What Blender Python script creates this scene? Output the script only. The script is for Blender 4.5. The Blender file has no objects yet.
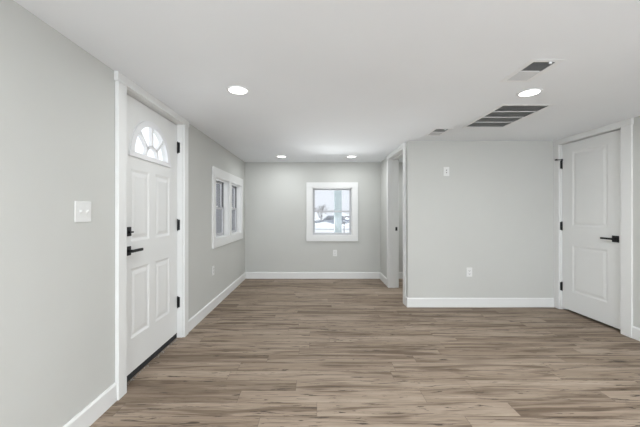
import bpy, bmesh, math, random
from mathutils import Vector

random.seed(7)
SC = bpy.context.scene
COL = SC.collection
PI = math.pi

# ------------------------------------------------------------------ camera
CAM_Z = 1.22
F = 300.0                                   # focal length in pixels of a 640 px wide frame
cd = bpy.data.cameras.new('camera')
cam = bpy.data.objects.new('camera', cd)
COL.objects.link(cam)
cam.location = (0, 0, CAM_Z)
cam.rotation_euler = (PI / 2, 0, 0)
cd.sensor_width = 36.0
cd.lens = 36.0 * F / 640.0
cd.shift_x = 4.0 / 640.0
cd.shift_y = -1.5 / 640.0
cd.clip_start = 0.05
cd.clip_end = 500
SC.camera = cam

# ------------------------------------------------------------------ world, lights, exposure
WORLD_STRENGTH = 1.35
FILL_REAR = 15.0
FILL_UP = 140.0
FILL_UP_TILT = 60
FILL_SIDE = 110.0
FILL_FAR = 680.0
LAMP_DOOR = 4.6
LAMP_VENT = 13.0
LAMP_FAR = 5.6
REAR_FILL_LAMP = 42.0
SIDE_FILL_LAMP = 13.0
LENS_STRENGTH = 6.0
w = bpy.data.worlds.new('overcast_sky')
SC.world = w
w.use_nodes = True
wn = w.node_tree.nodes
wl = w.node_tree.links
bg = wn['Background']
tc = wn.new('ShaderNodeTexCoord')
ns = wn.new('ShaderNodeTexNoise'); ns.inputs['Scale'].default_value = 1.6; ns.inputs['Detail'].default_value = 3
rp = wn.new('ShaderNodeValToRGB')
rp.color_ramp.elements[0].position = 0.3; rp.color_ramp.elements[0].color = (0.88, 0.93, 1.0, 1)
rp.color_ramp.elements[1].position = 0.7; rp.color_ramp.elements[1].color = (1.0, 1.0, 1.0, 1)
wl.new(tc.outputs['Generated'], ns.inputs['Vector'])
wl.new(ns.outputs['Fac'], rp.inputs['Fac'])
wl.new(rp.outputs['Color'], bg.inputs['Color'])
bg.inputs['Strength'].default_value = WORLD_STRENGTH

def area(name, loc, rot, sx, sy, power, color=(1, 1, 1)):
    l = bpy.data.lights.new(name, 'AREA')
    l.shape = 'RECTANGLE'; l.size = sx; l.size_y = sy; l.energy = power; l.color = color
    o = bpy.data.objects.new(name, l)
    o.location = loc; o.rotation_euler = rot
    COL.objects.link(o)
    return o
# added fill light behind the camera, in front of the unseen rear opening
area('rear_fill', (0.9, -2.95, 1.2), (PI / 2, 0, 0), 3.6, 1.7, FILL_REAR, (0.93, 0.99, 1.06))
# second added fill light there, tilted up to brighten the ceiling
area('rear_fill_up', (0.9, -2.75, 0.75), (PI / 2 + math.radians(FILL_UP_TILT), 0, 0), 3.6, 1.0, FILL_UP, (0.92, 0.99, 1.07))
# added fill lights outside the side and far windows, aimed up through the panes
def aim(loc, to):
    return (Vector(to) - Vector(loc)).to_track_quat('-Z', 'Y').to_euler()
SL = (-4.6, 4.5, -0.35)
area('side_window_fill', SL, aim(SL, (-1.3, 4.5, 1.27)), 3.0, 1.6, FILL_SIDE, (0.97, 0.99, 1.0))
SL = (0.3, 8.8, -0.35)
area('far_window_fill', SL, aim(SL, (0.3, 5.5, 1.2)), 3.0, 1.6, FILL_FAR, (0.97, 0.99, 1.0))

vs = SC.view_settings
vs.view_transform = 'Standard'; vs.look = 'None'
vs.exposure = -0.02; vs.gamma = 1.0; vs.use_curve_mapping = False

# ------------------------------------------------------------------ materials
def mat(name, color, rough=0.5, metal=0.0, spec=0.5, noise=0.0, nscale=30.0, bump=0.0, bscale=200.0):
    m = bpy.data.materials.new(name)
    m.use_nodes = True
    n = m.node_tree.nodes; l = m.node_tree.links
    b = n['Principled BSDF']
    b.inputs['Base Color'].default_value = (*color, 1)
    b.inputs['Roughness'].default_value = rough
    b.inputs['Metallic'].default_value = metal
    b.inputs['Specular IOR Level'].default_value = spec
    co = n.new('ShaderNodeTexCoord')
    if noise:
        t = n.new('ShaderNodeTexNoise'); t.inputs['Scale'].default_value = nscale; t.inputs['Detail'].default_value = 4
        l.new(co.outputs['Object'], t.inputs['Vector'])
        r = n.new('ShaderNodeValToRGB')
        r.color_ramp.elements[0].position = 0.3; r.color_ramp.elements[1].position = 0.7
        r.color_ramp.elements[0].color = (*[c * (1 - noise) for c in color], 1)
        r.color_ramp.elements[1].color = (*[min(1, c * (1 + noise)) for c in color], 1)
        l.new(t.outputs['Fac'], r.inputs['Fac']); l.new(r.outputs['Color'], b.inputs['Base Color'])
    if bump:
        t2 = n.new('ShaderNodeTexNoise'); t2.inputs['Scale'].default_value = bscale; t2.inputs['Detail'].default_value = 2
        l.new(co.outputs['Object'], t2.inputs['Vector'])
        bp = n.new('ShaderNodeBump'); bp.inputs['Strength'].default_value = bump; bp.inputs['Distance'].default_value = 0.002
        l.new(t2.outputs['Fac'], bp.inputs['Height']); l.new(bp.outputs['Normal'], b.inputs['Normal'])
    return m

M_WALL = mat('grey_wall_paint', (0.58, 0.582, 0.556), 0.75, spec=0.25, noise=0.012, nscale=2.0, bump=0.08, bscale=260)
M_CEIL = mat('white_ceiling_paint', (0.86, 0.88, 0.90), 0.85, spec=0.2, noise=0.01, nscale=2.0, bump=0.08, bscale=220)
M_TRIM = mat('white_trim_paint', (0.775, 0.777, 0.765), 0.38, spec=0.4, noise=0.008, nscale=6.0)
M_DOOR = mat('white_door_paint', (0.775, 0.777, 0.765), 0.36, spec=0.4, noise=0.008, nscale=5.0)
M_REVEAL = mat('grey_exterior_trim', (0.20, 0.20, 0.21), 0.8, noise=0.06, nscale=12)
M_SASH = mat('shade_greyed_vinyl', (0.50, 0.50, 0.515), 0.45, noise=0.01, nscale=9.0)  # vinyl painted greyer to stand in for shade on the sashes
M_VINYL = mat('white_vinyl', (0.80, 0.80, 0.81), 0.4, spec=0.4, noise=0.01, nscale=9.0)
M_PLATE = mat('white_plastic', (0.78, 0.78, 0.765), 0.36, noise=0.005, nscale=20)
M_SLOT = mat('dark_slot', (0.06, 0.06, 0.06), 0.6, noise=0.1)
M_BLACK = mat('matte_black_metal', (0.012, 0.012, 0.013), 0.42, metal=0.3, noise=0.15, nscale=60)
M_RUBBER = mat('black_rubber', (0.02, 0.021, 0.024), 0.7, noise=0.4, nscale=35)
M_DUST = mat('grey_plaster_crumbs', (0.45, 0.45, 0.44), 0.9, noise=0.2)
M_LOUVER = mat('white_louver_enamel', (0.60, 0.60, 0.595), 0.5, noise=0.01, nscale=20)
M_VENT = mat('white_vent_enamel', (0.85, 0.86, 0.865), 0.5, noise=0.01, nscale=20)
M_DUCT = mat('dark_duct_metal', (0.15, 0.15, 0.15), 0.7, noise=0.15, nscale=12)
M_SNOW = mat('snow', (0.88, 0.90, 0.93), 0.8, noise=0.03, nscale=0.7, bump=0.3, bscale=3)
M_POST = mat('pale_blue_grey_post', (0.30, 0.345, 0.365), 0.7, noise=0.06, nscale=12)
M_RAIL = mat('grey_railing_metal', (0.20, 0.20, 0.22), 0.5, noise=0.08)
M_BARK = mat('bare_bark', (0.16, 0.145, 0.135), 0.9, noise=0.3, nscale=30)
M_SIDING = mat('pale_siding', (0.80, 0.81, 0.83), 0.8, noise=0.05, nscale=3)
M_GSIDE = mat('grey_siding', (0.22, 0.22, 0.235), 0.8, noise=0.06, nscale=3)
M_ROOF = mat('grey_shingle', (0.20, 0.20, 0.21), 0.9, noise=0.15, nscale=10)
M_CAR = mat('blue_grey_car_paint', (0.34, 0.37, 0.43), 0.3, noise=0.05, nscale=4)
M_TYRE = mat('tyre_rubber', (0.03, 0.03, 0.03), 0.8, noise=0.2)
M_CARGLASS = mat('dark_car_glass', (0.18, 0.19, 0.21), 0.1, noise=0.1)

def glass_mat():
    m = bpy.data.materials.new('clear_window_glass'); m.use_nodes = True
    n = m.node_tree.nodes; l = m.node_tree.links
    n.remove(n['Principled BSDF'])
    tr = n.new('ShaderNodeBsdfTransparent'); tr.inputs['Color'].default_value = (0.985, 0.99, 0.99, 1)
    gl = n.new('ShaderNodeBsdfGlossy'); gl.inputs['Roughness'].default_value = 0.02
    lw = n.new('ShaderNodeLayerWeight'); lw.inputs['Blend'].default_value = 0.5
    pw = n.new('ShaderNodeMath'); pw.operation = 'POWER'; pw.inputs[1].default_value = 5.0
    ma = n.new('ShaderNodeMath'); ma.operation = 'MULTIPLY_ADD'; ma.inputs[1].default_value = 0.5; ma.inputs[2].default_value = 0.006
    l.new(lw.outputs['Facing'], pw.inputs[0]); l.new(pw.outputs[0], ma.inputs[0])
    mx = n.new('ShaderNodeMixShader')
    l.new(ma.outputs[0], mx.inputs[0]); l.new(tr.outputs[0], mx.inputs[1]); l.new(gl.outputs[0], mx.inputs[2])
    l.new(mx.outputs[0], n['Material Output'].inputs['Surface'])
    return m
M_GLASS = glass_mat()

def lens_mat():
    m = bpy.data.materials.new('lit_lamp_lens'); m.use_nodes = True
    b = m.node_tree.nodes['Principled BSDF']
    b.inputs['Base Color'].default_value = (0.9, 0.9, 0.88, 1)
    b.inputs['Emission Color'].default_value = (1.0, 0.985, 0.95, 1)
    b.inputs['Emission Strength'].default_value = LENS_STRENGTH
    return m
M_LENS = lens_mat()

def floor_mat():
    m = bpy.data.materials.new('taupe_wood_planks'); m.use_nodes = True
    n = m.node_tree.nodes; l = m.node_tree.links
    b = n['Principled BSDF']
    PW, PL = 0.128, 1.22
    def math_(op, a, bb=None, c=None):
        x = n.new('ShaderNodeMath'); x.operation = op
        for i, v in enumerate((a, bb, c)):
            if v is None: continue
            if isinstance(v, (int, float)): x.inputs[i].default_value = v
            else: l.new(v, x.inputs[i])
        return x.outputs[0]
    def comb(x, y, z=0.0):
        c = n.new('ShaderNodeCombineXYZ')
        for i, v in enumerate((x, y, z)):
            if isinstance(v, (int, float)): c.inputs[i].default_value = v
            else: l.new(v, c.inputs[i])
        return c.outputs[0]
    def noise(vec, scale, detail=3, rough=0.5, dist=0.0):
        t = n.new('ShaderNodeTexNoise'); t.inputs['Scale'].default_value = scale
        t.inputs['Detail'].default_value = detail; t.inputs['Roughness'].default_value = rough
        t.inputs['Distortion'].default_value = dist
        l.new(vec, t.inputs['Vector']); return t.outputs['Fac']
    def white(vec):
        t = n.new('ShaderNodeTexWhiteNoise'); t.noise_dimensions = '3D'; l.new(vec, t.inputs['Vector']); return t.outputs['Value']
    def ramp(fac, stops, interp='LINEAR'):
        r = n.new('ShaderNodeValToRGB'); cr = r.color_ramp; cr.interpolation = interp
        while len(cr.elements) < len(stops): cr.elements.new(0.5)
        for e, (p, c) in zip(cr.elements, stops):
            e.position = p; e.color = (*c, 1) if len(c) == 3 else c
        l.new(fac, r.inputs['Fac']); return r.outputs['Color']
    def mix(fac, a, c, mode='MIX'):
        x = n.new('ShaderNodeMix'); x.data_type = 'RGBA'; x.blend_type = mode
        for sock, v in ((x.inputs[0], fac), (x.inputs[6], a), (x.inputs[7], c)):
            if isinstance(v, (int, float)): sock.default_value = v
            elif isinstance(v, tuple): sock.default_value = (*v, 1)
            else: l.new(v, sock)
        return x.outputs[2]
    co = n.new('ShaderNodeTexCoord'); sp = n.new('ShaderNodeSeparateXYZ')
    l.new(co.outputs['Object'], sp.inputs[0])
    X, Y = sp.outputs[0], sp.outputs[1]
    yr = math_('DIVIDE', Y, PW)
    row = math_('FLOOR', yr)
    fy = math_('FRACT', yr)
    off = white(comb(row, 3.7))
    xr = math_('ADD', math_('DIVIDE', X, PL), math_('MULTIPLY', off, 5.0))
    idx = math_('FLOOR', xr); fx = math_('FRACT', xr)
    rnd = white(comb(idx, row, 1.3)); rnd2 = white(comb(idx, row, 9.1))
    # plank tone
    base = ramp(rnd, [(0.0, (0.215, 0.162, 0.118)), (0.3, (0.285, 0.218, 0.161)), (0.65, (0.340, 0.266, 0.202)), (1.0, (0.39, 0.311, 0.242))])
    # grain, offset per plank so it does not run across seams
    ox = math_('MULTIPLY', rnd2, 37.0); oy = math_('MULTIPLY', rnd, 23.0)
    gx = math_('ADD', X, ox); gy = math_('ADD', Y, oy)
    broad = noise(comb(math_('MULTIPLY', gx, 1.1), math_('MULTIPLY', gy, 13.0)), 1.0, 5, 0.55, 1.2)
    c1 = mix(ramp(broad, [(0.47, (0, 0, 0)), (0.60, (1, 1, 1))]), base, (0.146, 0.104, 0.073))
    lite = noise(comb(math_('MULTIPLY', gx, 0.9), math_('MULTIPLY', gy, 13.0), 5.0), 1.0, 3, 0.5, 0.6)
    c2 = mix(ramp(lite, [(0.48, (0, 0, 0)), (0.66, (0.66, 0.66, 0.66))]), c1, (0.455, 0.368, 0.288))
    fine = noise(comb(math_('MULTIPLY', gx, 4.0), math_('MULTIPLY', gy, 100.0)), 1.0, 4, 0.6, 0.5)
    c3 = mix(ramp(fine, [(0.36, (0.389, 0.389, 0.389)), (0.60, (0, 0, 0))]), c2, (0.162, 0.119, 0.086))
    # sparse dark mineral streaks and knots
    stk = noise(comb(math_('MULTIPLY', gx, 2.6), math_('MULTIPLY', gy, 30.0), 11.0), 1.0, 5, 0.62, 2.2)
    c4 = mix(ramp(stk, [(0.59, (0, 0, 0)), (0.64, (0.95, 0.95, 0.95))]), c3, (0.070, 0.052, 0.040))
    # seams
    ey = math_('MINIMUM', fy, math_('SUBTRACT', 1.0, fy))
    ex = math_('MINIMUM', fx, math_('SUBTRACT', 1.0, fx))
    sy = math_('LESS_THAN', math_('MULTIPLY', ey, PW), 0.0012)
    sx = math_('LESS_THAN', math_('MULTIPLY', ex, PL), 0.0014)
    seam = math_('MAXIMUM', sy, sx)
    c5 = mix(math_('MULTIPLY', seam, 0.55), c4, (0.09, 0.07, 0.055))
    l.new(c5, b.inputs['Base Color'])
    rr = math_('ADD', math_('MULTIPLY', fine, 0.15), 0.50)
    l.new(rr, b.inputs['Roughness'])
    b.inputs['Specular IOR Level'].default_value = 0.2
    bp = n.new('ShaderNodeBump'); bp.inputs['Strength'].default_value = 0.15; bp.inputs['Distance'].default_value = 0.002
    l.new(math_('SUBTRACT', fine, seam), bp.inputs['Height']); l.new(bp.outputs['Normal'], b.inputs['Normal'])
    return m
M_FLOOR = floor_mat()

# ------------------------------------------------------------------ mesh helpers
ORIGIN = {}

class MB:
    def __init__(self): self.bm = bmesh.new()
    def box(self, x0, x1, y0, y1, z0, z1):
        x0, x1 = sorted((x0, x1)); y0, y1 = sorted((y0, y1)); z0, z1 = sorted((z0, z1))
        v = [self.bm.verts.new((x, y, z)) for x in (x0, x1) for y in (y0, y1) for z in (z0, z1)]
        for f in ((0, 1, 3, 2), (4, 6, 7, 5), (0, 4, 5, 1), (2, 3, 7, 6), (0, 2, 6, 4), (1, 5, 7, 3)):
            self.bm.faces.new([v[i] for i in f])
        return self
    def poly(self, pts):
        try: self.bm.faces.new([self.bm.verts.new(p) for p in pts])
        except ValueError: pass
        return self
    def prism(self, pts, d):
        """closed solid: polygon pts swept by vector d"""
        a = [self.bm.verts.new(p) for p in pts]
        b = [self.bm.verts.new((p[0] + d[0], p[1] + d[1], p[2] + d[2])) for p in pts]
        k = len(pts)
        self.bm.faces.new(a); self.bm.faces.new(b[::-1])
        for i in range(k):
            self.bm.faces.new([a[i], a[(i + 1) % k], b[(i + 1) % k], b[i]])
        return self
    def tube(self, p, q, r0, r1=None, seg=12):
        r1 = r0 if r1 is None else r1
        p, q = Vector(p), Vector(q)
        d = (q - p).normalized()
        u = d.orthogonal().normalized(); v = d.cross(u)
        A, B = [], []
        for i in range(seg):
            a = 2 * PI * i / seg
            o = u * math.cos(a) + v * math.sin(a)
            A.append(self.bm.verts.new(p + o * r0)); B.append(self.bm.verts.new(q + o * r1))
        for i in range(seg):
            j = (i + 1) % seg
            self.bm.faces.new([A[i], A[j], B[j], B[i]])
        self.bm.faces.new(A[::-1]); self.bm.faces.new(B)
        return self
    def lathe(self, c, prof, seg=40):
        """profile of (radius, z) about the vertical axis through c; closed loop"""
        rings = []
        for r, z in prof:
            if r < 1e-6: rings.append([self.bm.verts.new((c[0], c[1], c[2] + z))])
            else: rings.append([self.bm.verts.new((c[0] + r * math.cos(2 * PI * i / seg), c[1] + r * math.sin(2 * PI * i / seg), c[2] + z)) for i in range(seg)])
        for a, b in zip(rings, rings[1:]):
            for i in range(seg):
                j = (i + 1) % seg
                if len(a) == 1 and len(b) == 1: continue
                if len(a) == 1: self.bm.faces.new([a[0], b[i], b[j]])
                elif len(b) == 1: self.bm.faces.new([a[i], a[j], b[0]])
                else: self.bm.faces.new([a[i], a[j], b[j], b[i]])
        return self
    def build(self, name, material, parent=None, loc=None, bevel=0.0, seg=2, smooth=False):
        bm = self.bm
        bmesh.ops.remove_doubles(bm, verts=bm.verts, dist=1e-6)
        bmesh.ops.recalc_face_normals(bm, faces=bm.faces)
        org = Vector(loc) if loc is not None else (ORIGIN[parent.name] if parent else Vector((0, 0, 0)))
        bmesh.ops.translate(bm, verts=bm.verts, vec=-org)
        me = bpy.data.meshes.new(name)
        bm.to_mesh(me); bm.free()
        me.materials.append(material)
        if smooth:
            for p in me.polygons: p.use_smooth = True
        o = bpy.data.objects.new(name, me)
        COL.objects.link(o)
        if parent: o.parent = parent
        else: o.location = org
        ORIGIN[o.name] = org
        if bevel:
            bv = o.modifiers.new('bevel', 'BEVEL'); bv.width = bevel; bv.segments = seg
            bv.limit_method = 'ANGLE'; bv.angle_limit = math.radians(40)
        return o

def tag(o, label=None, cat=None, group=None, kind=None):
    if label: o['label'] = label
    if cat: o['category'] = cat
    if group: o['group'] = group
    if kind: o['kind'] = kind
    return o

def thing(name, loc, label, cat, group=None, kind=None):
    o = bpy.data.objects.new(name, None)
    o.empty_display_size = 0.1
    o.location = loc
    COL.objects.link(o)
    ORIGIN[o.name] = Vector(loc)
    return tag(o, label, cat, group, kind)

def copy_tree(o, loc=None, parent=None):
    c = o.copy(); COL.objects.link(c)
    if parent: c.parent = parent
    if loc is not None: c.location = loc
    for ch in list(o.children): copy_tree(ch, None, c)
    return c

def struct(mb, name, m, label, cat, bevel=0.0):
    return tag(mb.build(name, m, bevel=bevel), label, cat, kind='structure')

def slab_with_holes(mb, axis, a0, a1, u0, u1, z0, z1, holes):
    """wall slab: axis 'x' -> thickness a0..a1 along x, u along y (or the reverse); holes = (ua, ub, za, zb)"""
    us = sorted({u0, u1, *[h[0] for h in holes], *[h[1] for h in holes]})
    for ua, ub in zip(us, us[1:]):
        um = (ua + ub) / 2
        hs = sorted([h for h in holes if h[0] < um < h[1]], key=lambda h: h[2])
        z = z0
        spans = []
        for h in hs:
            if h[2] > z: spans.append((z, h[2]))
            z = h[3]
        if z < z1: spans.append((z, z1))
        for za, zb in spans:
            if axis == 'x': mb.box(a0, a1, ua, ub, za, zb)
            elif axis == 'z': mb.box(ua, ub, za, zb, a0, a1)
            else: mb.box(ua, ub, a0, a1, za, zb)
    return mb

# ------------------------------------------------------------------ room dimensions
CEIL = 2.13
XL = -1.301            # left wall face
XR = 3.07              # right wall face
XH = 1.18              # face of the short wall holding the open doorway
YP = 3.853             # face of the partition on the right
YB = 5.50              # back wall face
YREAR = -3.0
WT = 0.15
HT = 0.135             # thickness of the doorway wall

# door and window openings
D1 = (2.030, 2.915)    # front door in the left wall (y)
D2 = (3.010, 3.765)    # door in the right wall (y)
D3 = (4.015, 4.830)    # open doorway (y)
HEAD = 2.068
W1a, W1b = (3.845, 4.445), (4.560, 5.165)
W1z = (0.872, 1.665)
W2x, W2z = (-0.068, 0.665), (0.789, 1.664)

# ------------------------------------------------------------------ shell
struct(MB().box(XL - WT, 4.0, YREAR - 0.15, YB + WT, -0.1, 0.0), 'floor', M_FLOOR, 'taupe wood-look plank floor of the empty room', 'floor')
REG = [(1.385, 1.942), (1.385, 3.412)]         # small register centres
RIX, RIY = 0.068, 0.125
GR = (1.600, 1.992, 2.562, 3.200)              # return grille opening x0 x1 y0 y1
holes = [(x - RIX, x + RIX, y - RIY, y + RIY) for x, y in REG] + [GR]
mb = slab_with_holes(MB(), 'z', CEIL, CEIL + 0.25, XL - WT, 4.0, YREAR - 0.15, YB + WT, holes)
mb.box(XL - WT, 4.0, YREAR - 0.15, YB + WT, CEIL + 0.25, CEIL + 0.30)
struct(mb, 'ceiling', M_CEIL, 'flat white painted ceiling with recessed lights', 'ceiling')
mb = slab_with_holes(MB(), 'x', XL - WT, XL, YREAR, YB + WT, 0, CEIL,
                     [(D1[0] - 0.02, D1[1] + 0.02, 0, HEAD + 0.02), (*W1a, *W1z), (*W1b, *W1z)])
struct(mb, 'wall_left', M_WALL, 'light grey wall on the left with front door and double window', 'wall')
mb = slab_with_holes(MB(), 'y', YB, YB + WT, XL, 4.0, 0, CEIL, [(*W2x, *W2z)])
struct(mb, 'wall_back', M_WALL, 'light grey far wall with the small snowy window', 'wall')
mb = slab_with_holes(MB(), 'x', XR, XR + 0.13, YREAR, YB, 0, CEIL, [(D2[0] - 0.02, D2[1] + 0.02, 0, HEAD + 0.01)])
mb.box(3.78, 4.0, 2.4, 3.965, 0, CEIL).box(XR + 0.13, 3.78, 2.4, 2.5, 0, CEIL).box(XR + 0.13, 3.78, 3.865, 3.965, 0, CEIL)
struct(mb, 'wall_right', M_WALL, 'light grey wall on the right around the two panel door', 'wall')
struct(MB().box(XH, XR, YP, YP + 0.112, 0, CEIL), 'wall_partition', M_WALL, 'light grey partition wall facing the room, right of the open doorway', 'wall')
mb = slab_with_holes(MB(), 'x', XH, XH + HT, YP + 0.112, YB, 0, CEIL, [(D3[0] - 0.018, D3[1] + 0.018, 0, HEAD + 0.018)])
struct(mb, 'wall_hallway', M_WALL, 'short grey side wall holding the open doorway', 'wall')
mb = slab_with_holes(MB(), 'y', YREAR - 0.15, YREAR, XL - WT, 4.0, 0, CEIL, [(-0.95, 2.75, 0.3, 2.06)])  # unseen opening added to let more light into the room
struct(mb, 'wall_rear', M_WALL, 'grey wall behind the viewer with a wide opening added for light', 'wall')

# baseboards: board with an eased top edge
BBH, BBT = 0.118, 0.014
def baseboard(name, label, segs):
    mb = MB()
    for ax, face, sgn, u0, u1 in segs:      # ax 'x': board on a wall facing +-x running along y
        prof = [(0, 0), (BBT, 0), (BBT, BBH - 0.012), (BBT * 0.45, BBH), (0, BBH)]
        if ax == 'x':
            mb.prism([(face + sgn * p[0], u0, p[1]) for p in prof], (0, u1 - u0, 0))
        else:
            mb.prism([(u0, face + sgn * p[0], p[1]) for p in prof], (u1 - u0, 0, 0))
    struct(mb, name, M_TRIM, label, 'baseboard')
CT = 0.025
baseboard('baseboard_left', 'white baseboard along the left wall either side of the front door',
          [('x', XL, 1, YREAR, D1[0] - 0.091), ('x', XL, 1, D1[1] + 0.091, YB)])
baseboard('baseboard_back', 'white baseboard along the far wall', [('y', YB, -1, XL + BBT, XH - BBT), ('y', YB, -1, XH + HT, XR)])
baseboard('baseboard_hallway', 'white baseboard on the short wall beside the open doorway',
          [('x', XH, -1, D3[1] + 0.09, YB), ('x', XH, -1, YP, D3[0] - 0.09)])
baseboard('baseboard_partition', 'white baseboard along the partition wall', [('y', YP, -1, XH - BBT, XR - 0.022)])
baseboard('baseboard_right', 'white baseboard on the right wall nearest the viewer', [('x', XR, -1, YREAR, D2[0] - 0.108)])

# ------------------------------------------------------------------ doors
def panel_rings(mb, P, r):
    """sunk moulding and raised field inside rectangle r=(u0,u1,v0,v1); P(u,v,d) maps to world, d = depth into the slab"""
    steps = [(0.0, 0.0), (0.006, 0.003), (0.016, 0.007), (0.026, 0.007), (0.050, 0.002), (0.054, 0.0018)]
    prev = None
    for ins, dep in steps:
        u0, u1, v0, v1 = r[0] + ins, r[1] - ins, r[2] + ins, r[3] - ins
        cur = [P(u0, v0, dep), P(u1, v0, dep), P(u1, v1, dep), P(u0, v1, dep)]
        if prev:
            for i in range(4):
                mb.poly([prev[i], prev[(i + 1) % 4], cur[(i + 1) % 4], cur[i]])
        prev = cur
    mb.poly(prev)

def face_with_holes(mb, P, u0, u1, v0, v1, holes, dep=0.0):
    us = sorted({u0, u1, *[h[0] for h in holes], *[h[1] for h in holes]})
    vs_ = sorted({v0, v1, *[h[2] for h in holes], *[h[3] for h in holes]})
    for a, b in zip(us, us[1:]):
        for c_, d in zip(vs_, vs_[1:]):
            um, vm = (a + b) / 2, (c_ + d) / 2
            if any(h[0] < um < h[1] and h[2] < vm < h[3] for h in holes): continue
            mb.poly([P(a, c_, dep), P(b, c_, dep), P(b, d, dep), P(a, d, dep)])

def arc_fill(mb, P, cu, cv, R, rect, dep):
    """face between the half disc (cu,cv,R) and rect=(u0,u1,cv,v1)"""
    u0, u1, _, v1 = rect
    angs = [PI * i / 32 for i in range(33)]
    angs += [math.atan2(v1 - cv, u1 - cu), math.atan2(v1 - cv, u0 - cu)]
    angs = sorted(angs)
    def bound(a):
        dx, dy = math.cos(a), math.sin(a)
        t = 1e9
        if dx > 1e-9: t = min(t, (u1 - cu) / dx)
        if dx < -1e-9: t = min(t, (u0 - cu) / dx)
        if dy > 1e-9: t = min(t, (v1 - cv) / dy)
        return cu + dx * t, cv + dy * t
    for a, b in zip(angs, angs[1:]):
        if b - a < 1e-6: continue
        p, q = bound(a), bound(b)
        mb.poly([P(cu + R * math.cos(a), cv + R * math.sin(a), dep), P(*p, dep), P(*q, dep), P(cu + R * math.cos(b), cv + R * math.sin(b), dep)])

def slab_edges(mb, P, u0, u1, v0, v1, th):
    for a, b in (((u0, v0), (u1, v0)), ((u1, v0), (u1, v1)), ((u1, v1), (u0, v1)), ((u0, v1), (u0, v0))):
        mb.poly([P(*a, 0), P(*b, 0), P(*b, th), P(*a, th)])

def casing(mb, wallx, sgn, y0, y1, wn, wf, head_z0, head_z1, t=0.025, proud=0.004, over=0.010):
    """flat door casing on a wall face; y0..y1 clear opening"""
    f = wallx + sgn * t
    mb.box(wallx, f, y0 - wn, y0 - 0.004, 0, head_z0)
    mb.box(wallx, f, y1 + 0.004, y1 + wf, 0, head_z0)
    mb.box(wallx, f + sgn * proud, y0 - wn - over, y1 + wf + (over if over else 0), head_z0, head_z1)

def hinge(parent, x, y, z, sgn, ydir, label=None):
    """black butt hinge: sgn = room side of x; ydir = +1 when the jamb face looks toward -y at y"""
    m = MB()
    m.tube((x + sgn * 0.006, y, z - 0.052), (x + sgn * 0.006, y, z + 0.052), 0.0075, seg=14)
    m.tube((x + sgn * 0.006, y, z + 0.052), (x + sgn * 0.006, y, z + 0.058), 0.0045, seg=10)
    m.tube((x + sgn * 0.006, y, z - 0.058), (x + sgn * 0.006, y, z - 0.052), 0.0045, seg=10)
    m.box(x, x + sgn * 0.026, y - ydir * 0.0005, y + ydir * 0.0035, z - 0.05, z + 0.05)
    return tag(m.build('hinge', M_BLACK, parent), label)

# ---- door_1: white front door with fan light, left wall
xd = -1.348
d1 = thing('door_1', (xd, (D1[0] + D1[1]) / 2, 0), 'white panelled front door with half-round fan window and black hardware, left wall', 'door', kind='structure')
u0, u1 = D1[0] + 0.003, D1[1] - 0.003
v0, v1 = 0.050, HEAD - 0.007
P1 = lambda u, v, d: (xd - d, u, v)
mb = MB()
CU, CV, RL = 2.461, 1.661, 0.262
rect = (CU - 0.30, CU + 0.30, CV, CV + 0.30)
pn = [(2.185, 2.425, 1.005, 1.535), (2.518, 2.758, 1.005, 1.535), (2.185, 2.425, 0.295, 0.805), (2.518, 2.758, 0.295, 0.805)]
face_with_holes(mb, P1, u0, u1, v0, v1, pn + [rect])
for r in pn: panel_rings(mb, P1, r)
arc_fill(mb, P1, CU, CV, RL, rect, 0)
arc_fill(mb, P1, CU, CV, RL, rect, 0.044)
face_with_holes(mb, P1, u0, u1, v0, v1, [rect], 0.044)
angs = [PI * i / 32 for i in range(33)]
for a, b in zip(angs, angs[1:]):
    pa = (CU + RL * math.cos(a), CV + RL * math.sin(a)); pb = (CU + RL * math.cos(b), CV + RL * math.sin(b))
    mb.poly([P1(*pa, 0), P1(*pb, 0), P1(*pb, 0.044), P1(*pa, 0.044)])
mb.poly([P1(CU - RL, CV, 0), P1(CU + RL, CV, 0), P1(CU + RL, CV, 0.044), P1(CU - RL, CV, 0.044)])
slab_edges(mb, P1, u0, u1, v0, v1, 0.044)
slab = mb.build('door_slab', M_DOOR, d1)
# fan light: outer frame, muntins, glass
def arc_band(mb, r0, r1, d0, d1_, a0=0.0, a1=PI, k=36):
    aa = [a0 + (a1 - a0) * i / k for i in range(k + 1)]
    for a, b in zip(aa, aa[1:]):
        q = [(r0, a), (r1, a), (r1, b), (r0, b)]
        pts = [(CU + r * math.cos(t), CV + r * math.sin(t)) for r, t in q]
        F0 = [P1(*p, d0) for p in pts]; F1 = [P1(*p, d1_) for p in pts]
        mb.poly(F0); mb.poly(F1)
        mb.poly([F0[0], F0[3], F1[3], F1[0]]); mb.poly([F0[1], F0[2], F1[2], F1[1]])
fr = MB()
arc_band(fr, 0.247, 0.292, -0.012, 0.004)
fr.box(xd - 0.004, xd + 0.012, CU - 0.305, CU + 0.305, CV - 0.032, CV + 0.004)
fan = fr.build('fan_window', M_VINYL, d1)
mu = MB()
arc_band(mu, 0.078, 0.100, -0.008, 0.016, k=20)
for a in (PI * 0.25, PI * 0.5, PI * 0.75):
    ca, sa = math.cos(a), math.sin(a)
    pts = []
    for r, s in ((0.092, -1), (0.252, -1), (0.252, 1), (0.092, 1)):
        pts.append(P1(CU + r * ca - s * 0.0125 * sa, CV + r * sa + s * 0.0125 * ca, -0.008))
    mu.prism(pts, (-0.024, 0, 0))
mu.build('muntins', M_VINYL, fan)
gl = MB()
gp = [P1(CU + 0.258 * math.cos(PI * i / 32), CV + 0.258 * math.sin(PI * i / 32), 0.018) for i in range(33)]
gl.prism(gp, (-0.005, 0, 0))
gl.build('glass_pane', M_GLASS, fan)
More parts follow.
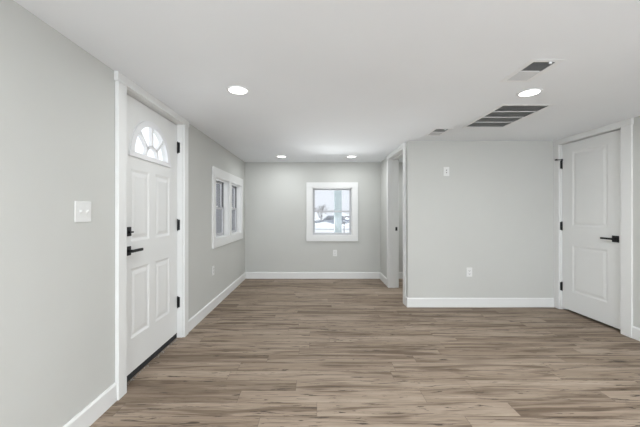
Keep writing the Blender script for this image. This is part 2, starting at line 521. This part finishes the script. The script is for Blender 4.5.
# frame
mb = MB()
mb.box(XL - WT, XL, D1[0] - 0.02, D1[0], 0, HEAD + 0.02).box(XL - WT, XL, D1[1], D1[1] + 0.02, 0, HEAD + 0.02)
mb.box(XL - WT, XL, D1[0], D1[1], HEAD, HEAD + 0.02)
mb.box(xd - 0.060, xd - 0.046, D1[0], D1[0] + 0.014, 0.03, HEAD).box(xd - 0.060, xd - 0.046, D1[1] - 0.014, D1[1], 0.03, HEAD)
mb.box(xd - 0.060, xd - 0.046, D1[0], D1[1], HEAD - 0.014, HEAD)
mb.build('door_jamb', M_TRIM, d1)
mb = MB()
casing(mb, XL, 1, D1[0], D1[1], 0.090, 0.090, HEAD + 0.002, CEIL)
mb.build('door_casing', M_TRIM, d1, bevel=0.003)
for z in (1.845, 1.095, 0.345): hinge(d1, xd, D1[1] - 0.003, z, 1, 1)
# threshold with black sweep and plaster crumbs
mb = MB()
mb.box(XL - WT, xd - 0.004, D1[0], D1[1], 0, 0.036)
mb.box(xd - 0.035, xd - 0.001, D1[0] + 0.003, D1[1] - 0.003, 0.036, 0.049)
th = mb.build('threshold', M_RUBBER, d1, bevel=0.003)
cr = MB()
for _ in range(90):
    yy = random.uniform(D1[0] + 0.05, D1[1] - 0.04); xx = random.uniform(-1.345, -1.325); s = random.uniform(0.0015, 0.005)
    zz = 0.0
    cr.prism([(xx, yy, zz), (xx + s, yy + s * 0.4, zz), (xx + s * 0.6, yy + s * 1.5, zz), (xx - s * 0.3, yy + s, zz)], (0, 0, s * 0.8))
tag(cr.build('plaster_crumbs', M_DUST, th), 'pale crumbs of plaster', kind='stuff')
# hardware
yl = 2.140
lh = MB().box(xd, xd + 0.010, yl - 0.033, yl + 0.033, 0.908, 0.974).build('lever_handle', M_BLACK, d1, bevel=0.002)
lv = MB().tube((xd + 0.008, yl, 0.941), (xd + 0.045, yl, 0.941), 0.011)
lv.box(xd + 0.036, xd + 0.050, yl - 0.012, yl + 0.118, 0.931, 0.951)
lv.build('lever', M_BLACK, lh, bevel=0.002)
db = MB().box(xd, xd + 0.012, yl - 0.033, yl + 0.033, 1.047, 1.113).build('deadbolt', M_BLACK, d1, bevel=0.002)
tt = MB().tube((xd + 0.01, yl + 0.004, 1.076), (xd + 0.026, yl + 0.004, 1.076), 0.010)
tt.box(xd + 0.022, xd + 0.033, yl - 0.016, yl + 0.028, 1.070, 1.082)
tt.build('thumb_turn', M_BLACK, db, bevel=0.002)

# ---- door_2: white two panel door, right wall
xe = 3.090
d2 = thing('door_2', (xe, (D2[0] + D2[1]) / 2, 0), 'white two-panel interior door with black lever, right wall', 'door', kind='structure')
u0, u1 = D2[0] + 0.003, D2[1] - 0.003
v0, v1 = 0.027, HEAD - 0.010
P2 = lambda u, v, d: (xe + d, u, v)
mb = MB()
pn = [(3.180, 3.615, 1.050, 1.945), (3.180, 3.615, 0.258, 0.818)]
face_with_holes(mb, P2, u0, u1, v0, v1, pn)
for r in pn: panel_rings(mb, P2, r)
face_with_holes(mb, P2, u0, u1, v0, v1, [], 0.035)
slab_edges(mb, P2, u0, u1, v0, v1, 0.035)
mb.build('door_slab', M_DOOR, d2)
mb = MB()
mb.box(XR, XR + 0.13, D2[0] - 0.02, D2[0], 0, HEAD + 0.01).box(XR, XR + 0.13, D2[1], D2[1] + 0.02, 0, HEAD + 0.01)
mb.box(XR, XR + 0.13, D2[0], D2[1], HEAD - 0.002, HEAD + 0.01)
for a, b in ((D2[0], D2[0] + 0.011), (D2[1] - 0.011, D2[1])): mb.box(xe + 0.037, xe + 0.065, a, b, 0, HEAD)
mb.box(xe + 0.037, xe + 0.065, D2[0], D2[1], HEAD - 0.013, HEAD - 0.002)
mb.build('door_jamb', M_TRIM, d2)
mb = MB()
f = XR - 0.020
mb.box(XR, f, D2[0] - 0.107, D2[0] - 0.004, 0, HEAD).box(XR, f, D2[1] + 0.004, YP, 0, HEAD)
mb.box(XR, f - 0.004, D2[0] - 0.114, YP, HEAD, CEIL)
mb.build('door_casing', M_TRIM, d2, bevel=0.003)
hz = (1.814, 1.045, 0.290)
for z in hz: hinge(d2, xe, D2[1] - 0.003, z, -1, 1)
yk = D2[1] - 0.003
st = MB().box(xe - 0.085, xe - 0.002, yk - 0.012, yk - 0.004, 1.868, 1.878)
st.tube((xe - 0.006, yk, 1.860), (xe - 0.006, yk, 1.884), 0.011)
st.tube((xe - 0.050, yk - 0.008, 1.873), (xe - 0.050, yk + 0.030, 1.873), 0.005)
st.tube((xe - 0.085, yk - 0.020, 1.873), (xe - 0.085, yk + 0.004, 1.873), 0.010)
st.build('hinge_pin_stop', M_BLACK, d2)
yl = 3.090
lh = MB().box(xe, xe - 0.010, yl - 0.034, yl + 0.034, 0.908, 0.976).build('lever_handle', M_BLACK, d2, bevel=0.002)
lv = MB().tube((xe - 0.008, yl, 0.942), (xe - 0.048, yl, 0.942), 0.011)
lv.box(xe - 0.038, xe - 0.052, yl - 0.012, yl + 0.120, 0.932, 0.952)
lv.build('lever', M_BLACK, lh, bevel=0.002)

# ---- doorway trim (opening without a door in view)
d3 = thing('door_3', (XH, (D3[0] + D3[1]) / 2, 0), 'open white-trimmed doorway left of the partition wall', 'doorway', kind='structure')
mb = MB()
mb.box(XH, XH + HT, D3[0] - 0.018, D3[0], 0, HEAD).box(XH, XH + HT, D3[1], D3[1] + 0.018, 0, HEAD)
mb.box(XH, XH + HT, D3[0] - 0.018, D3[1] + 0.018, HEAD - 0.002, HEAD + 0.018)
mb.box(XH + 0.055, XH + 0.085, D3[1] - 0.011, D3[1], 0, HEAD - 0.002).box(XH + 0.055, XH + 0.085, D3[0], D3[0] + 0.011, 0, HEAD - 0.002)
mb.box(XH + 0.055, XH + 0.085, D3[0], D3[1], HEAD - 0.013, HEAD - 0.002)
mb.build('door_jamb', M_TRIM, d3)
mb = MB()
casing(mb, XH, -1, D3[0], D3[1], 0.090, 0.090, HEAD, CEIL, t=0.020, over=0.0)
casing(mb, XH + HT, 1, D3[0], D3[1], 0.090, 0.090, HEAD, CEIL, t=0.020, over=0.0)
mb.build('door_casing', M_TRIM, d3, bevel=0.003)
sk = MB().box(XH + 0.098, XH + 0.130, D3[1] - 0.0025, D3[1], 0.918, 0.978)
tag(sk.build('strike_plate', M_BLACK, d3), 'black strike plate')

# ------------------------------------------------------------------ windows
def sash_unit(parent, axis, a_glass, sgn, u0, u1, z0, z1, lining_face, deep=0.03):
    """jamb lining plus a double-hung pair of sashes; axis = wall normal; sgn = room side"""
    def bx(m, a0, a1, ua, ub, za, zb):
        if axis == 'x': m.box(a0, a1, ua, ub, za, zb)
        else: m.box(ua, ub, a0, a1, za, zb)
    t = 0.012
    m = MB()
    inner, outer = a_glass - sgn * 0.004, lining_face - sgn * (WT + 0.005)
    for nm, m, p, q in (('jamb_lining', M_TRIM, lining_face, inner), ('outer_reveal', M_REVEAL, inner, outer)):
        k = MB()
        bx(k, p, q, u0, u0 + t, z0, z1); bx(k, p, q, u1 - t, u1, z0, z1)
        bx(k, p, q, u0 + t, u1 - t, z1 - t, z1); bx(k, p, q, u0 + t, u1 - t, z0, z0 + t)
        k.build(nm, m, parent)
    u0 += t; u1 -= t; z0 += t; z1 -= t
    zm = (z0 + z1) / 2 + 0.005
    s = 0.032
    for nm, za, zb, off in (('lower_sash', z0, zm + 0.014, 0.0), ('upper_sash', zm - 0.014, z1, 0.024)):
        m = MB(); a0 = a_glass - sgn * off; a1 = a0 - sgn * 0.022
        bx(m, a0, a1, u0, u0 + s, za, zb); bx(m, a0, a1, u1 - s, u1, za, zb)
        bx(m, a0, a1, u0 + s, u1 - s, za, za + (0.036 if nm[0] == 'l' else 0.028)); bx(m, a0, a1, u0 + s, u1 - s, zb - 0.028, zb)
        so = m.build(nm, M_SASH, parent, bevel=0.002)
        g = MB(); ag = (a0 + a1) / 2
        bx(g, ag - 0.002, ag + 0.002, u0 + s - 0.004, u1 - s + 0.004, za + 0.024, zb - 0.024)
        g.build('glass_pane', M_GLASS, so)
        if nm[0] == 'l':
            k = MB(); uc = (u0 + u1) / 2
            bx(k, a0, a1, uc - 0.03, uc + 0.03, zb, zb + 0.010)
            bx(k, a0 + sgn * 0.002, a0 - sgn * 0.012, uc - 0.012, uc + 0.022, zb + 0.010, zb + 0.018)
            k.build('sash_lock', M_VINYL, so)

def win_casing(parent, axis, face, sgn, openings, side_a, side_b, top, bot, t=0.022):
    u0 = openings[0][0]; u1 = openings[-1][1]; z0, z1 = openings[0][2], openings[0][3]
    m = MB()
    def bx(a0, a1, ua, ub, za, zb):
        if axis == 'x': m.box(a0, a1, ua, ub, za, zb)
        else: m.box(ua, ub, a0, a1, za, zb)
    f = face + sgn * t
    bx(face, f, u0 - side_a, u0, z0 , z1); bx(face, f, u1, u1 + side_b, z0, z1)
    for a, b in zip(openings, openings[1:]): bx(face, f, a[1], b[0], z0, z1)
    bx(face, f + sgn * 0.002, u0 - side_a, u1 + side_b, z1, z1 + top)
    bx(face, f + sgn * 0.002, u0 - side_a, u1 + side_b, z0 - bot, z0)
    m.build('window_casing', M_TRIM, parent, bevel=0.003)

w1 = thing('window_1', (XL, 4.505, W1z[0]), 'white-cased double window in the left wall beyond the front door', 'window', kind='structure')
win_casing(w1, 'x', XL, 1, [(*W1a, *W1z), (*W1b, *W1z)], 0.100, 0.100, 0.128, 0.112)
sash_unit(w1, 'x', -1.362, 1, *W1a, *W1z, XL)
sash_unit(w1, 'x', -1.362, 1, *W1b, *W1z, XL)
w2 = thing('window_2', (0.2985, YB, W2z[0]), 'small white-cased window in the far wall looking onto snow', 'window', kind='structure')
win_casing(w2, 'y', YB, -1, [(*W2x, *W2z)], 0.108, 0.104, 0.098, 0.104)
sash_unit(w2, 'y', YB + 0.055, -1, *W2x, *W2z, YB)

# ------------------------------------------------------------------ ceiling lights
LABELS_L = ['round recessed ceiling light nearest the front door', 'round recessed ceiling light between the two large vents on the right',
            'small far recessed ceiling light on the left, before the far wall', 'small far recessed ceiling light on the right, before the far wall']
pos = [(-0.582, 2.238), (1.626, 2.285), (-0.566, 4.919), (0.582, 4.919)]
lt = thing('recessed_light', (pos[0][0], pos[0][1], CEIL), LABELS_L[0], 'ceiling light', 'recessed ceiling lights')
tr = MB().lathe((pos[0][0], pos[0][1], CEIL), [(0.066, 0.0), (0.083, 0.0), (0.082, -0.004), (0.074, -0.007), (0.066, -0.005), (0.066, 0.0)], 48)
tr.build('trim_ring', M_VENT, lt, smooth=True)
ln = MB().lathe((pos[0][0], pos[0][1], CEIL), [(0.0, -0.0065), (0.04, -0.006), (0.0665, -0.004), (0.0665, -0.001), (0.0, -0.001)], 48)
tag(ln.build('lens', M_LENS, lt, smooth=True), 'glowing white lens')
ld = bpy.data.lights.new('lamp', 'AREA'); ld.shape = 'DISK'; ld.size = 0.13; ld.energy = LAMP_DOOR; ld.color = (0.95, 0.985, 1.0)
lo = bpy.data.objects.new('lamp', ld); lo.parent = lt; lo.location = (0, 0, -0.012); COL.objects.link(lo)
for p, lb, pw in zip(pos[1:], LABELS_L[1:], (LAMP_VENT, LAMP_FAR, LAMP_FAR)):
    cpy = copy_tree(lt, (p[0], p[1], CEIL)); cpy['label'] = lb
    for ch in cpy.children:
        if ch.type == 'LIGHT': ch.data = ch.data.copy(); ch.data.energy = pw
# unseen copies added as fill, behind the viewer and in the side room
for p, pw, lb in (((-0.582, -0.45), REAR_FILL_LAMP, 'added fill light behind the viewer, door side'),
                  ((1.626, -0.45), REAR_FILL_LAMP, 'added fill light behind the viewer, vent side'),
                  ((2.10, 4.75), SIDE_FILL_LAMP, 'added fill light in the side room past the open doorway')):
    cpy = copy_tree(lt, (p[0], p[1], CEIL)); cpy['label'] = lb
    for ch in cpy.children:
        if ch.type == 'LIGHT': ch.data = ch.data.copy(); ch.data.energy = pw

# ------------------------------------------------------------------ ceiling vents
def blades(m, x0, x1, y0, y1, n, lean, z0, z1, th=0.0012):
    """thin blades running along x; lean>0: lower edge pushed to +y"""
    for i in range(n):
        yc = y0 + (y1 - y0) * (i + 0.5) / n
        a = (yc - lean / 2, z1); b = (yc + lean / 2, z0)
        m.prism([(x0, a[0], a[1]), (x0, a[0] + th, a[1]), (x0, b[0] + th, b[1]), (x0, b[0], b[1])], (x1 - x0, 0, 0))

def duct(parent, x0, x1, y0, y1, z, h=0.2):
    m = MB(); t = 0.002
    m.box(x0, x0 + t, y0, y1, z, z + h).box(x1 - t, x1, y0, y1, z, z + h)
    m.box(x0, x1, y0, y0 + t, z, z + h).box(x0, x1, y1 - t, y1, z, z + h).box(x0, x1, y0, y1, z + h - t, z + h)
    return tag(m.build('duct', M_DUCT, parent), 'dark duct opening')

def register(loc, label):
    x, y, z = loc
    t = thing('ceiling_register', loc, label, 'air vent', 'small ceiling registers')
    hx, hy = 0.104, 0.158
    ix, iy = RIX, RIY
    m = MB()
    zz = z - 0.003
    m.box(x - hx, x + hx, y - hy, y - iy, zz, z).box(x - hx, x + hx, y + iy, y + hy, zz, z)
    m.box(x - hx, x - ix, y - iy, y + iy, zz, z).box(x + ix, x + hx, y - iy, y + iy, zz, z)
    m.box(x - ix, x + ix, y - 0.006, y + 0.002, zz, z)
    m.build('vent_frame', M_VENT, t, bevel=0.0008)
    duct(t, x - ix, x + ix, y - iy, y + iy, z)
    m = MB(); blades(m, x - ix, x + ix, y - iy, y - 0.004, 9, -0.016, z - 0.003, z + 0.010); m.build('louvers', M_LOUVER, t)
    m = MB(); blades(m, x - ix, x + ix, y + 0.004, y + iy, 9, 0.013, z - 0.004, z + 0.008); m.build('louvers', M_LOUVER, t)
    lv = MB().box(x + 0.02, x + 0.036, y - iy - 0.012, y - iy - 0.006, z - 0.016, z - 0.005)
    lv.build('damper_lever', M_VENT, t)
    return t
register((*REG[0], CEIL), 'small white ceiling register nearest the viewer, above the right-hand light')
register((*REG[1], CEIL), 'small white ceiling register furthest away, near the top of the partition wall')

gx0, gx1, gy0, gy1 = GR
g = thing('return_grille', ((gx0 + gx1) / 2, (gy0 + gy1) / 2, CEIL), 'large white rectangular return air grille with four grey louvered bays in the ceiling', 'air vent')
m = MB(); b = 0.034; zz = CEIL - 0.003
m.box(gx0 - b, gx1 + b, gy0 - b, gy0, zz, CEIL).box(gx0 - b, gx1 + b, gy1, gy1 + b, zz, CEIL)
m.box(gx0 - b, gx0, gy0, gy1, zz, CEIL).box(gx1, gx1 + b, gy0, gy1, zz, CEIL)
m.build('vent_frame', M_VENT, g, bevel=0.0008)
duct(g, gx0, gx1, gy0, gy1, CEIL)
bay = (gy1 - gy0) / 4
for i in range(1, 4):
    m = MB().box(gx0, gx1, gy0 + bay * i - 0.006, gy0 + bay * i + 0.006, zz + 0.001, CEIL + 0.003)
    m.build('crossbar', M_VENT, g)
for i in range(4):
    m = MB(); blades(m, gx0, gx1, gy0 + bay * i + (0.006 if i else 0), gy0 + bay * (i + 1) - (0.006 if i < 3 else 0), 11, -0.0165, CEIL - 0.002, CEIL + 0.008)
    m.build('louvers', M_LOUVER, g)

# ------------------------------------------------------------------ switch and outlets
class Frame:
    """places small plates on a wall: u along the wall, v up, w out of the wall"""
    def __init__(self, o, u, wv): self.o, self.u, self.w = Vector(o), Vector(u), Vector(wv)
    def p(self, u, v, w_): return tuple(self.o + self.u * u + Vector((0, 0, v)) + self.w * w_)
    def slab(self, m, u0, u1, v0, v1, w0, w1):
        m.prism([self.p(u0, v0, w0), self.p(u1, v0, w0), self.p(u1, v1, w0), self.p(u0, v1, w0)], tuple(self.w * (w1 - w0)))
        return m

def outlet(o, u, wv, label, group='wall outlets'):
    f = Frame(o, u, wv)
    t = thing('wall_outlet', o, label, 'outlet', group)
    f.slab(MB(), -0.036, 0.036, -0.058, 0.058, 0, 0.006).build('cover_plate', M_PLATE, t, bevel=0.002)
    for v in (-0.021, 0.021):
        r = f.slab(MB(), -0.017, 0.017, v - 0.015, v + 0.015, 0.006, 0.0085).build('receptacle', M_PLATE, t, bevel=0.0015)
        m = MB()
        f.slab(m, -0.0085, -0.0055, v - 0.004, v + 0.008, 0.0085, 0.009)
        f.slab(m, 0.0055, 0.0085, v - 0.003, v + 0.007, 0.0085, 0.009)
        f.slab(m, -0.003, 0.003, v - 0.012, v - 0.007, 0.0085, 0.009)
        m.build('slots', M_SLOT, r)
    m = MB(); m.tube(f.p(0, 0, 0.006), f.p(0, 0, 0.0075), 0.003); m.build('screw', M_PLATE, t)
    return t
outlet((0.348, YB, 0.468), (1, 0, 0), (0, -1, 0), 'white outlet below the small window on the far wall')
outlet((1.968, YP, 0.448), (1, 0, 0), (0, -1, 0), 'white outlet low on the partition wall right of the doorway')
outlet((XL, 3.79, 0.48), (0, 1, 0), (1, 0, 0), 'white outlet on the left wall under the double window')

f = Frame((1.673, YP, 1.740), (1, 0, 0), (0, -1, 0))
t = thing('wall_jack', f.o, 'small white wall plate high on the partition wall', 'wall plate')
f.slab(MB(), -0.037, 0.037, -0.058, 0.058, 0, 0.006).build('cover_plate', M_PLATE, t, bevel=0.002)
f.slab(MB(), -0.0165, 0.0165, -0.033, 0.033, 0.006, 0.009).build('jack_insert', M_PLATE, t, bevel=0.0015)
for v in (-0.016, 0.016):
    m = MB(); m.tube(f.p(0, v, 0.009), f.p(0, v, 0.012), 0.006); m.build('jack_socket', M_SLOT, t)

f = Frame((XL, 1.672, 1.222), (0, 1, 0), (1, 0, 0))
t = thing('light_switch', f.o, 'white double light switch plate on the left wall before the front door', 'light switch')
f.slab(MB(), -0.058, 0.058, -0.058, 0.058, 0, 0.006).build('cover_plate', M_PLATE, t, bevel=0.0025)
for uu in (-0.023, 0.023):
    r = f.slab(MB(), uu - 0.0065, uu + 0.0065, -0.013, 0.013, 0.0055, 0.0075).build('toggle_bezel', M_PLATE, t)
    m = MB()
    a = [f.p(uu - 0.004, -0.006, 0.006), f.p(uu + 0.004, -0.006, 0.006), f.p(uu + 0.004, 0.004, 0.006), f.p(uu - 0.004, 0.004, 0.006)]
    d = f.w * 0.013 + Vector((0, 0, 0.008))
    m.prism(a, tuple(d)); m.build('toggle', M_PLATE, r, bevel=0.001)
    for v in (-0.030, 0.030):
        m = MB(); m.tube(f.p(uu, v, 0.006), f.p(uu, v, 0.0075), 0.003); m.build('screw', M_PLATE, t)

# ------------------------------------------------------------------ outside, seen through the windows
GZ = -0.60
def ground():
    m = MB(); N = 40
    xs = [-30 + 70 * i / N for i in range(N + 1)]; ys = [-8 + 100 * i / N for i in range(N + 1)]
    rnd = random.Random(3)
    V = [[m.bm.verts.new((x, y, GZ - 0.004 - (rnd.uniform(0, 0.05) if y > 9 else 0))) for x in xs] for y in ys]
    for j in range(N):
        for i in range(N): m.bm.faces.new([V[j][i], V[j][i + 1], V[j + 1][i + 1], V[j + 1][i]])
    o = m.build('snow_ground', M_SNOW, smooth=True)
    tag(o, 'snow covering the ground outside the far window', 'snow', kind='stuff')
ground()

t = thing('porch_post', (0.509, 7.0, GZ), 'thick pale blue-grey porch post outside the far window', 'post')
MB().box(0.427, 0.591, 6.918, 7.082, GZ + 0.16, 2.65).build('shaft', M_POST, t, bevel=0.006)
MB().box(0.405, 0.613, 6.896, 7.104, GZ, GZ + 0.16).build('post_base', M_POST, t, bevel=0.006)
t = thing('porch_railing', (0.9, 7.0, GZ), 'thin grey metal railing running right from the porch post', 'railing')
MB().box(0.592, 1.60, 6.985, 7.015, 1.090, 1.125).build('top_rail', M_RAIL, t)
MB().box(0.614, 1.60, 6.985, 7.015, -0.45, -0.42).build('bottom_rail', M_RAIL, t)
for i in range(6):
    x = 0.655 + i * 0.165
    MB().box(x - 0.010, x + 0.010, 6.99, 7.01, -0.42, 1.09).build('baluster', M_RAIL, t)

# snow-capped car parked across the yard
def car(loc):
    x, y, z = loc
    t = thing('parked_car', loc, 'blue-grey parked car capped with snow beyond the far window', 'car')
    side = [(-2.2, 0.30), (-2.2, 0.62), (-2.1, 0.74), (-1.15, 0.88), (2.05, 0.92), (2.2, 0.75), (2.2, 0.30)]
    MB().prism([(x + a, y - 0.85, z + b) for a, b in side], (0, 1.7, 0)).build('car_body', M_CAR, t, bevel=0.05)
    cab = [(-1.15, 0.88), (-0.45, 1.38), (1.0, 1.40), (1.75, 0.92)]
    MB().prism([(x + a, y - 0.72, z + b) for a, b in cab], (0, 1.44, 0)).build('cabin', M_CAR, t, bevel=0.04)
    gw = [(-0.95, 0.93), (-0.40, 1.30), (0.95, 1.32), (1.5, 0.95)]
    MB().prism([(x + a, y - 0.735, z + b) for a, b in gw], (0, 0.02, 0)).build('side_window', M_CARGLASS, t)
    hood = [(-2.22, 0.70), (-1.7, 0.98), (-1.1, 1.12), (-0.9, 0.95), (-1.15, 0.86), (-2.1, 0.72)]
    MB().prism([(x + a, y - 0.8, z + b) for a, b in hood], (0, 1.6, 0)).build('hood_snow', M_SNOW, t, bevel=0.04)
    roof = [(-0.5, 1.38), (-0.3, 1.54), (0.9, 1.57), (1.1, 1.38)]
    MB().prism([(x + a, y - 0.74, z + b) for a, b in roof], (0, 1.48, 0)).build('roof_snow', M_SNOW, t, bevel=0.05)
    for a in (-1.4, 1.35):
        for s in (-0.86, 0.66):
            MB().tube((x + a, y + s, z + 0.31), (x + a, y + s + 0.2, z + 0.31), 0.31, seg=24).build('wheel', M_TYRE, t)
car((1.85, 36.0, GZ))

def bank(name, pts, label):
    """low heap of ploughed snow along pts"""
    m = MB(); rnd = random.Random(len(pts)); rows = []
    for x, y, wd, h in pts:
        rows.append([m.bm.verts.new((x, y + wd * math.cos(PI * k / 8), GZ + h * math.sin(PI * k / 8) * rnd.uniform(0.85, 1.1))) for k in range(9)])
    for a, b in zip(rows, rows[1:]):
        for k in range(8): m.bm.faces.new([a[k], a[k + 1], b[k + 1], b[k]])
    m.bm.faces.new(rows[0]); m.bm.faces.new(rows[-1])
    tag(m.build(name, M_SNOW, smooth=True), label, 'snow', kind='stuff')
bank('snow_bank', [(-12 + i * 1.0, 47 + (i % 3) * 0.3, 1.2, 1.6 + 0.35 * math.sin(i * 1.7)) for i in range(36)], 'ploughed snow bank behind the parked car')

bank('snow_berm', [(-3 + i * 1.0, 32.0 + (i % 2) * 0.2, 0.9, 0.62 + 0.16 * math.sin(i * 2.1)) for i in range(18)], 'low snow berm along the near side of the parked car')

def shrub(loc, h, label, seed, n=9):
    t = thing('bare_shrub', loc, label, 'shrub')
    rnd = random.Random(seed); m = MB(); base = Vector(loc)
    def grow(p, d, ln, r, lev):
        q = p + d * ln
        m.tube(p, q, r, r * 0.7, seg=6)
        if lev == 0: return
        for _ in range(3):
            nd = (d + Vector((rnd.uniform(-.8, .8), rnd.uniform(-.8, .8), rnd.uniform(-.15, .5)))).normalized()
            grow(q, nd, ln * rnd.uniform(.55, .8), r * 0.65, lev - 1)
    for _ in range(n):
        d = Vector((rnd.uniform(-.35, .35), rnd.uniform(-.35, .35), 1)).normalized()
        grow(base, d, h * 0.36, 0.022, 3)
    m.build('twigs', M_BARK, t)
    return t
shrub((0.55, 34.3, GZ), 3.0, 'dark bare shrub above the snow at the left of the far window', 5, n=5)

def house(loc, wx, wy, h, m_wall, label, door_x=0.0):
    x, y, z = loc
    t = thing('house', loc, label, 'house')
    m = MB().box(x - wx / 2, x + wx / 2, y, y + wy, z, z + h)
    k = int(wx / 0.4)
    for i in range(k): m.box(x - wx / 2 + i * 0.4, x - wx / 2 + i * 0.4 + 0.05, y - 0.03, y, z, z + h)
    m.build('wall', m_wall, t)
    rf = [(x - wx / 2 - 0.4, y - 0.5, z + h), (x - wx / 2 - 0.4, y + wy + 0.5, z + h), (x - wx / 2 - 0.4, y + wy / 2, z + h + 2.2)]
    MB().prism(rf, (wx + 0.8, 0, 0)).build('roof', M_ROOF, t)
    for a in (-0.3, 0.28):
        f = MB().box(x + a * wx - 0.6, x + a * wx + 0.6, y - 0.05, y, z + 1.2, z + 2.5).build('window', M_TRIM, t)
        MB().box(x + a * wx - 0.5, x + a * wx + 0.5, y - 0.06, y - 0.04, z + 1.3, z + 2.4).build('pane', M_CARGLASS, f)
    return t
house((4.0, 62.0, GZ), 22.0, 8.0, 7.5, M_SIDING, 'pale siding house far beyond the parked car')
# neighbour seen at a slant through the double window
t = thing('neighbour_house', (-6.0, 17.0, GZ), 'grey neighbouring house outside the double window', 'house')
m = MB().box(-7.6, -4.4, 17.0, 34.0, GZ, 3.4)
for i in range(20): m.box(-4.4, -4.37, 17.0, 34.0, GZ + 0.2 * i, GZ + 0.2 * i + 0.17)
m.build('wall', M_GSIDE, t)
MB().prism([(-7.9, 16.7, 3.4), (-4.1, 16.7, 3.4), (-6.0, 16.7, 4.8)], (0, 17.6, 0)).build('roof', M_ROOF, t)
